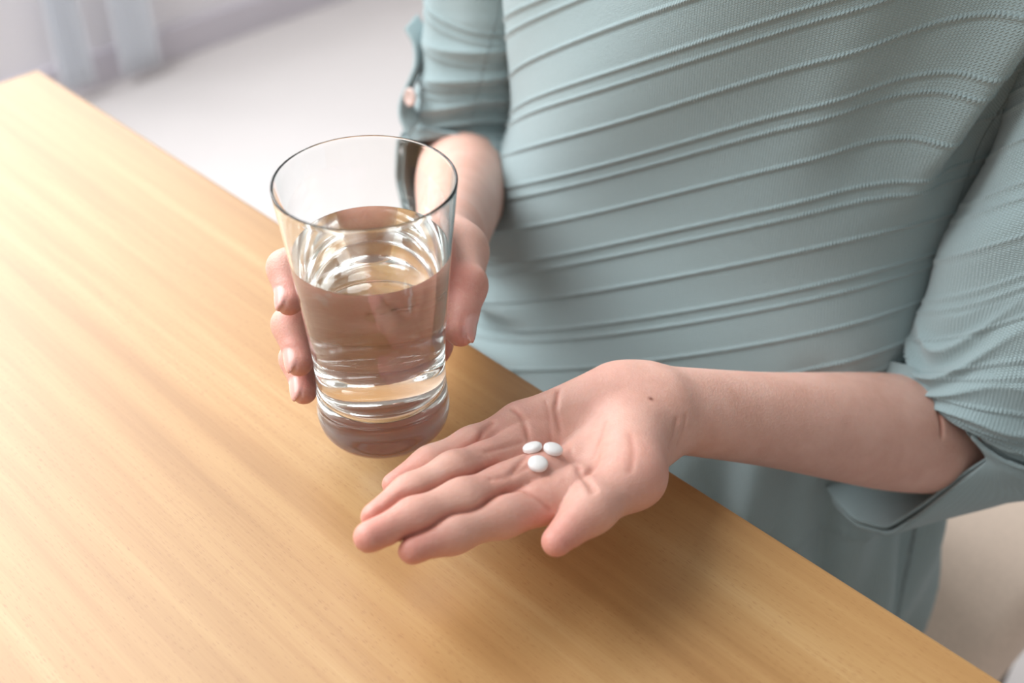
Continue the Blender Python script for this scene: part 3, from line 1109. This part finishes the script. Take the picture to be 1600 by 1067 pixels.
rimL = [(0, 1548, 712, .655), (30, 1500, 745, .668), (60, 1440, 792, .685), (90, 1385, 828, .700), (115, 1335, 815, .715), (140, 1305, 785, .730),
        (165, 1288, 757, .745), (200, 1300, 650, .755), (225, 1335, 574, .725), (255, 1385, 562, .694), (280, 1425, 572, .676), (303, 1464, 606, .662), (330, 1512, 652, .648)]


def wrL(SS, PH):
    q = 0.0018 * np.sin(3 * PH + SS * 11) + 0.0014 * np.sin(5 * PH - SS * 17 + 1)
    inner_ = np.exp(-(angd(PH, 285) / 75) ** 2) * sstep(SS, 0.58, 0.72)
    q += inner_ * (0.0070 + 0.0030 * np.sin(PH * 3 + SS * 9)) * (0.5 - np.abs(np.sin(SS * math.pi * 15 + 2.6 * np.sin(PH * 2 + 0.5) + 1.2 * np.sin(PH * 5 + 7 * SS))) ** 0.7)
    q += np.exp(-(angd(PH, 200) / 60) ** 2) * 0.004 * np.sin(SS * 30 + PH * 3)
    q += 0.007 * np.exp(-((SS - 0.50) / 0.05) ** 2) * np.exp(-(angd(PH, 290) / 40) ** 2)
    q += 0.0045 * sstep(SS, 0.6, 0.9) * np.exp(-(angd(PH, 75) / 50) ** 2) * np.sin(PH * 9 + SS * 14)
    return q


keysL = [
    ((0.322, 0.556, 0.30), (0, -1, 0.60), (1, 0, 0.45), 0.082, 0.073),
    ((0.307, 0.551, 0.145), (0, -1, 0.75), (1, 0, 0.60), 0.078, 0.074),
    ((0.285, 0.533, 0.035), (0, -1, 0.75), (1, 0, 0.55), 0.073, 0.069),
    ((0.277, 0.522, -0.040), (0.1, -1, 0.40), (0.95, 0, -0.30), 0.060, 0.064),
]
slL, PdL, NgL, SSL, PHL = sleeve('sleeve', keysL, [r[0] for r in rimL], [at(*r[1:]) for r in rimL], wrL)

rimR = [(0, 715, 207, .830), (45, 765, 228, .825), (80, 797, 262, .830), (130, 800, 365, .850), (180, 725, 395, .862), (225, 650, 365, .872),
        (255, 630, 280, .880), (285, 637, 205, .865), (315, 655, 198, .850), (340, 690, 203, .836)]


def wrR(SS, PH):
    q = 0.0016 * np.sin(3 * PH + SS * 13) + 0.0012 * np.sin(5 * PH - SS * 19)
    inner_ = np.exp(-(angd(PH, 20) / 80) ** 2) * sstep(SS, 0.50, 0.66)
    q += inner_ * 0.0075 * (0.5 - np.abs(np.sin(SS * math.pi * 13 + 1.3 * np.sin(PH + 0.6))) ** 0.7)
    return q


keysR = [
    (SH_R + UP * 0.02, (0, -1, 0), (1, 0, 0), 0.062, 0.060),
    ((-0.004, 0.800, 0.13), (0, -1, 0), (1, 0, 0), 0.050, 0.048),
    ((-0.018, 0.797, 0.065), (0, -1, 0), (1, 0, 0), 0.048, 0.046),
    ((-0.029, 0.786, -0.012), (0, -0.75, 0.65), (1, 0, 0), 0.048, 0.047),
]
slR, PdR, NgR, SSR, PHR = sleeve('sleeve', keysR, [r[0] for r in rimR], [at(*r[1:]) for r in rimR], wrR, None, 0.02)

M_CUFF = knit_material('plain_knit_cuff', (0.37, 0.49, 0.51))


def cuff(Pg, Ng, deg0, deg1, rows_of, name='cuff'):
    """The turned-up edge of a sleeve: a second layer outside the first."""
    m, n = Pg.shape[:2]
    k0, k1 = int(deg0 / 360 * n), int(deg1 / 360 * n)
    cols = np.arange(k0, k1 + 1)
    R_, T_ = 26, len(cols)
    G = np.empty((R_, T_, 3)); UVg = np.empty((R_, T_, 2))
    for j, c in enumerate(cols):
        q = j / (T_ - 1)
        back = max(2, int(rows_of(q)))
        for i in range(R_):
            r = m - 1 - back * i / (R_ - 1)
            r0 = int(math.floor(r)); r1 = min(r0 + 1, m - 1); f = r - r0
            p = Pg[r0, c % n] * (1 - f) + Pg[r1, c % n] * f
            nn = Ng[r0, c % n]
            G[i, j] = p + nn * (0.0032 + 0.0012 * math.sin(i / (R_ - 1) * math.pi))
            UVg[i, j] = (j * 0.0015, i * 0.0014)
    o = mesh_obj(name, G.reshape(-1, 3), grid_faces(R_, T_, False), M_CUFF, None, True, {'rib': np.zeros(R_ * T_)}, UVg.reshape(-1, 2))
    o.parent = sweater
    md = o.modifiers.new('thick', 'SOLIDIFY'); md.thickness = 0.0026; md.offset = 0
    return o


cuff(PdL, NgL, 335, 360 + 150, lambda q: 4 + 40 * math.sin(min(1, q * 2.2) * math.pi / 2) * (1 if q < 0.75 else 1 - 0.5 * (q - 0.75) * 4))
cuff(PdR, NgR, 200, 300, lambda q: 26)


def ribbon(name, pts, width_dir, width, mat, thick=0.002, parent=None):
    pts = np.asarray(pts); wd = unit(width_dir)
    t = np.linspace(0, len(pts) - 1, 40)
    sm = np.stack([np.interp(t, np.arange(len(pts)), pts[:, k]) for k in range(3)], 1)
    for _ in range(8): sm[1:-1] = 0.25 * sm[:-2] + 0.5 * sm[1:-1] + 0.25 * sm[2:]
    off = np.linspace(-0.5, 0.5, 7) * width
    G = sm[:, None, :] + off[None, :, None] * wd
    UVg = np.stack(np.meshgrid(np.arange(40) * 0.002, np.arange(7) * 0.002, indexing='ij'), -1)
    o = mesh_obj(name, G.reshape(-1, 3), grid_faces(40, 7, False), mat, None, True, {'rib': np.zeros(280)}, UVg.reshape(-1, 2))
    o.parent = parent
    md = o.modifiers.new('thick', 'SOLIDIFY'); md.thickness = thick; md.offset = 0
    return o


ribbon('sleeve_tab', [at(642, 34, .850), at(657, 58, .845), at(659, 92, .842), at(646, 122, .842), at(634, 148, .842), at(633, 174, .842), at(648, 200, .840)],
       (0.35, 0.9, 0.1), 0.020, M_CUFF, 0.0025, sweater)
vs, fs = lathe([(0, 0.0012), (0.0035, 0.0011), (0.0045, 0.0016), (0.0058, 0.0014), (0.0064, 0.0005), (0.0060, -0.0005), (0, -0.0008)], 32)
bt = mesh_obj('button', vs, fs, M_BUTTON)
bt.parent = sweater
bt.location = Vector(at(641, 152, .830))
bt.rotation_euler = Vector((-0.75, -0.6, 0.25)).to_track_quat('Z', 'Y').to_euler()
bt['label'] = 'pinkish shell button on the sleeve tab'

# ------------------------------------------------------------------ trousers, shoes and hair, outside the picture
tf = Field((-0.38, 0.12, -0.72), (0.42, 0.92, -0.12), 0.008)
tp = [('f', PC - UP * 0.215 + PN * 0.02, PC - UP * 0.22 - PN * 0.03, 0.165, 0.082, 0.165, 0.078, PL, 0.0)]
KN, AN = [], []
for s_ in (-1, 1):
    hp = PC - UP * 0.226 + PL * 0.085 * s_
    kn = hp - PN * 0.40 + PL * 0.03 * s_ - UP * 0.005
    an = np.array([kn[0], kn[1], -0.64]) - PN * 0.02
    tp += [('c', hp, kn, 0.073, 0.060, 0.02), ('c', kn, an, 0.060, 0.050, 0.012)]
    AN.append(an)
apply(tf, tp, 0.03)
Vt, Qt = surface_nets(tf)
tro = mesh_obj('trousers', Vt, Qt, M_TROUSER)
child(tro)
for an in AN:
    sf = Field(an + np.array([-0.26, -0.26, -0.081]), an + np.array([0.14, 0.14, 0.06]), 0.006)
    heel = an + UP * -0.035
    apply(sf, [('c', heel + PN * 0.02, heel - PN * 0.05, 0.036, 0.038, 0.0), ('f', heel - PN * 0.05 - UP * 0.008, heel - PN * 0.15 - UP * 0.015, 0.042, 0.032, 0.038, 0.024, PL, 0.02)], 0.03)
    zf = (FLOOR - (sf.lo[2] + np.arange(sf.n[2]) * sf.h) + 0.001).astype(np.float32)
    sf.F = np.maximum(sf.F, zf[None, None, :])
    Vs, Qs = surface_nets(sf)
    child(mesh_obj('shoe', Vs, Qs, M_SHOE))
hf = Field(HC - 0.16, HC + 0.18, 0.006)
apply(hf, [('c', HC + UP * 0.042 + PN * 0.026, HC + UP * 0.034 - PN * 0.006, 0.097, 0.086, 0.0), ('c', HC + PN * 0.05, HC + PN * 0.07 - UP * 0.09, 0.075, 0.045, 0.03)], 0.03)
X, Y, Z = np.meshgrid(*[hf.lo[k] + np.arange(hf.n[k]) * hf.h for k in range(3)], indexing='ij', sparse=True)
face_d = (X - HC[0]) * FWD[0] + (Y - HC[1]) * FWD[1] + (Z - HC[2] - 0.0) * FWD[2] + (Z - HC[2] - 0.075) * -0.75
hf.F = np.maximum(hf.F, (face_d - 0.045).astype(np.float32))
Vh, Qh = surface_nets(hf)
child(mesh_obj('hair', Vh, Qh, M_HAIR))

# ------------------------------------------------------------------ stool under the person
SEAT_Z = -0.300
stool = empty('stool', tuple(PC + PN * -0.02 + UP * FLOOR), (0, 0, math.radians(-45)))
tag(stool, 'beige upholstered stool the person sits on, beyond the table edge', 'stool')
M_BEIGE = plain('beige_upholstery', (0.84, 0.69, 0.57), 0.85, 0.2, 0.05, 260.0)
M_DARKWOOD = plain('dark_stained_wood', (0.10, 0.055, 0.03), 0.5, 0.4, 0.15, 40.0)
bm_obj('seat', box_bm(0, 0.04, SEAT_Z - FLOOR - 0.035, 0.50, 0.48, 0.07, 0.022, 5), M_BEIGE, stool, True)
bm_obj('seat_rail', box_bm(0, 0.04, SEAT_Z - FLOOR - 0.092, 0.45, 0.43, 0.05, 0.004), M_DARKWOOD, stool)
for sx in (-1, 1):
    for sy in (-1, 1):
        bm_obj('leg', box_bm(sx * 0.205, 0.04 + sy * 0.195, (SEAT_Z - FLOOR - 0.07) / 2, 0.04, 0.04, SEAT_Z - FLOOR - 0.07, 0.004), M_DARKWOOD, stool)

# ------------------------------------------------------------------ tablets on the palm
RP, HP = 0.00425, 0.0018
prof = [(0, 0.0), (0.0020, 0.00012), (0.0034, 0.0005), (0.0041, 0.0011), (RP, 0.0015), (RP, 0.0025), (0.0041, 0.0029), (0.0034, 0.0035), (0.0020, 0.00388), (0, 0.0040)]
labels = ['small round white tablet lying farthest back on the open palm, beside two others',
          'small round white tablet nearest the wrist of the open palm',
          'small round white tablet on the palm, closest to the fingertips side and the camera']
labels = ['round white tablet on the open palm, upper left of the three',
          'round white tablet on the open palm, nearest the wrist of the three',
          'round white tablet on the open palm, lowest of the three, nearest the thumb']
vs, fs = lathe(prof, 40)
src = None
for (p, nrm), lab in zip(PILLS, labels):
    if src is None:
        src = mesh_obj('tablet', vs, fs, M_PILL)
        o = src
    else:
        o = src.copy(); COL.objects.link(o)
    nn = unit(nrm * 0.8 + UP * 0.35)
    o.location = Vector(p - nn * 0.0006)
    o.rotation_euler = Vector(nn).to_track_quat('Z', 'Y').to_euler()
    tag(o, lab, 'tablet', 'three white tablets on the palm')
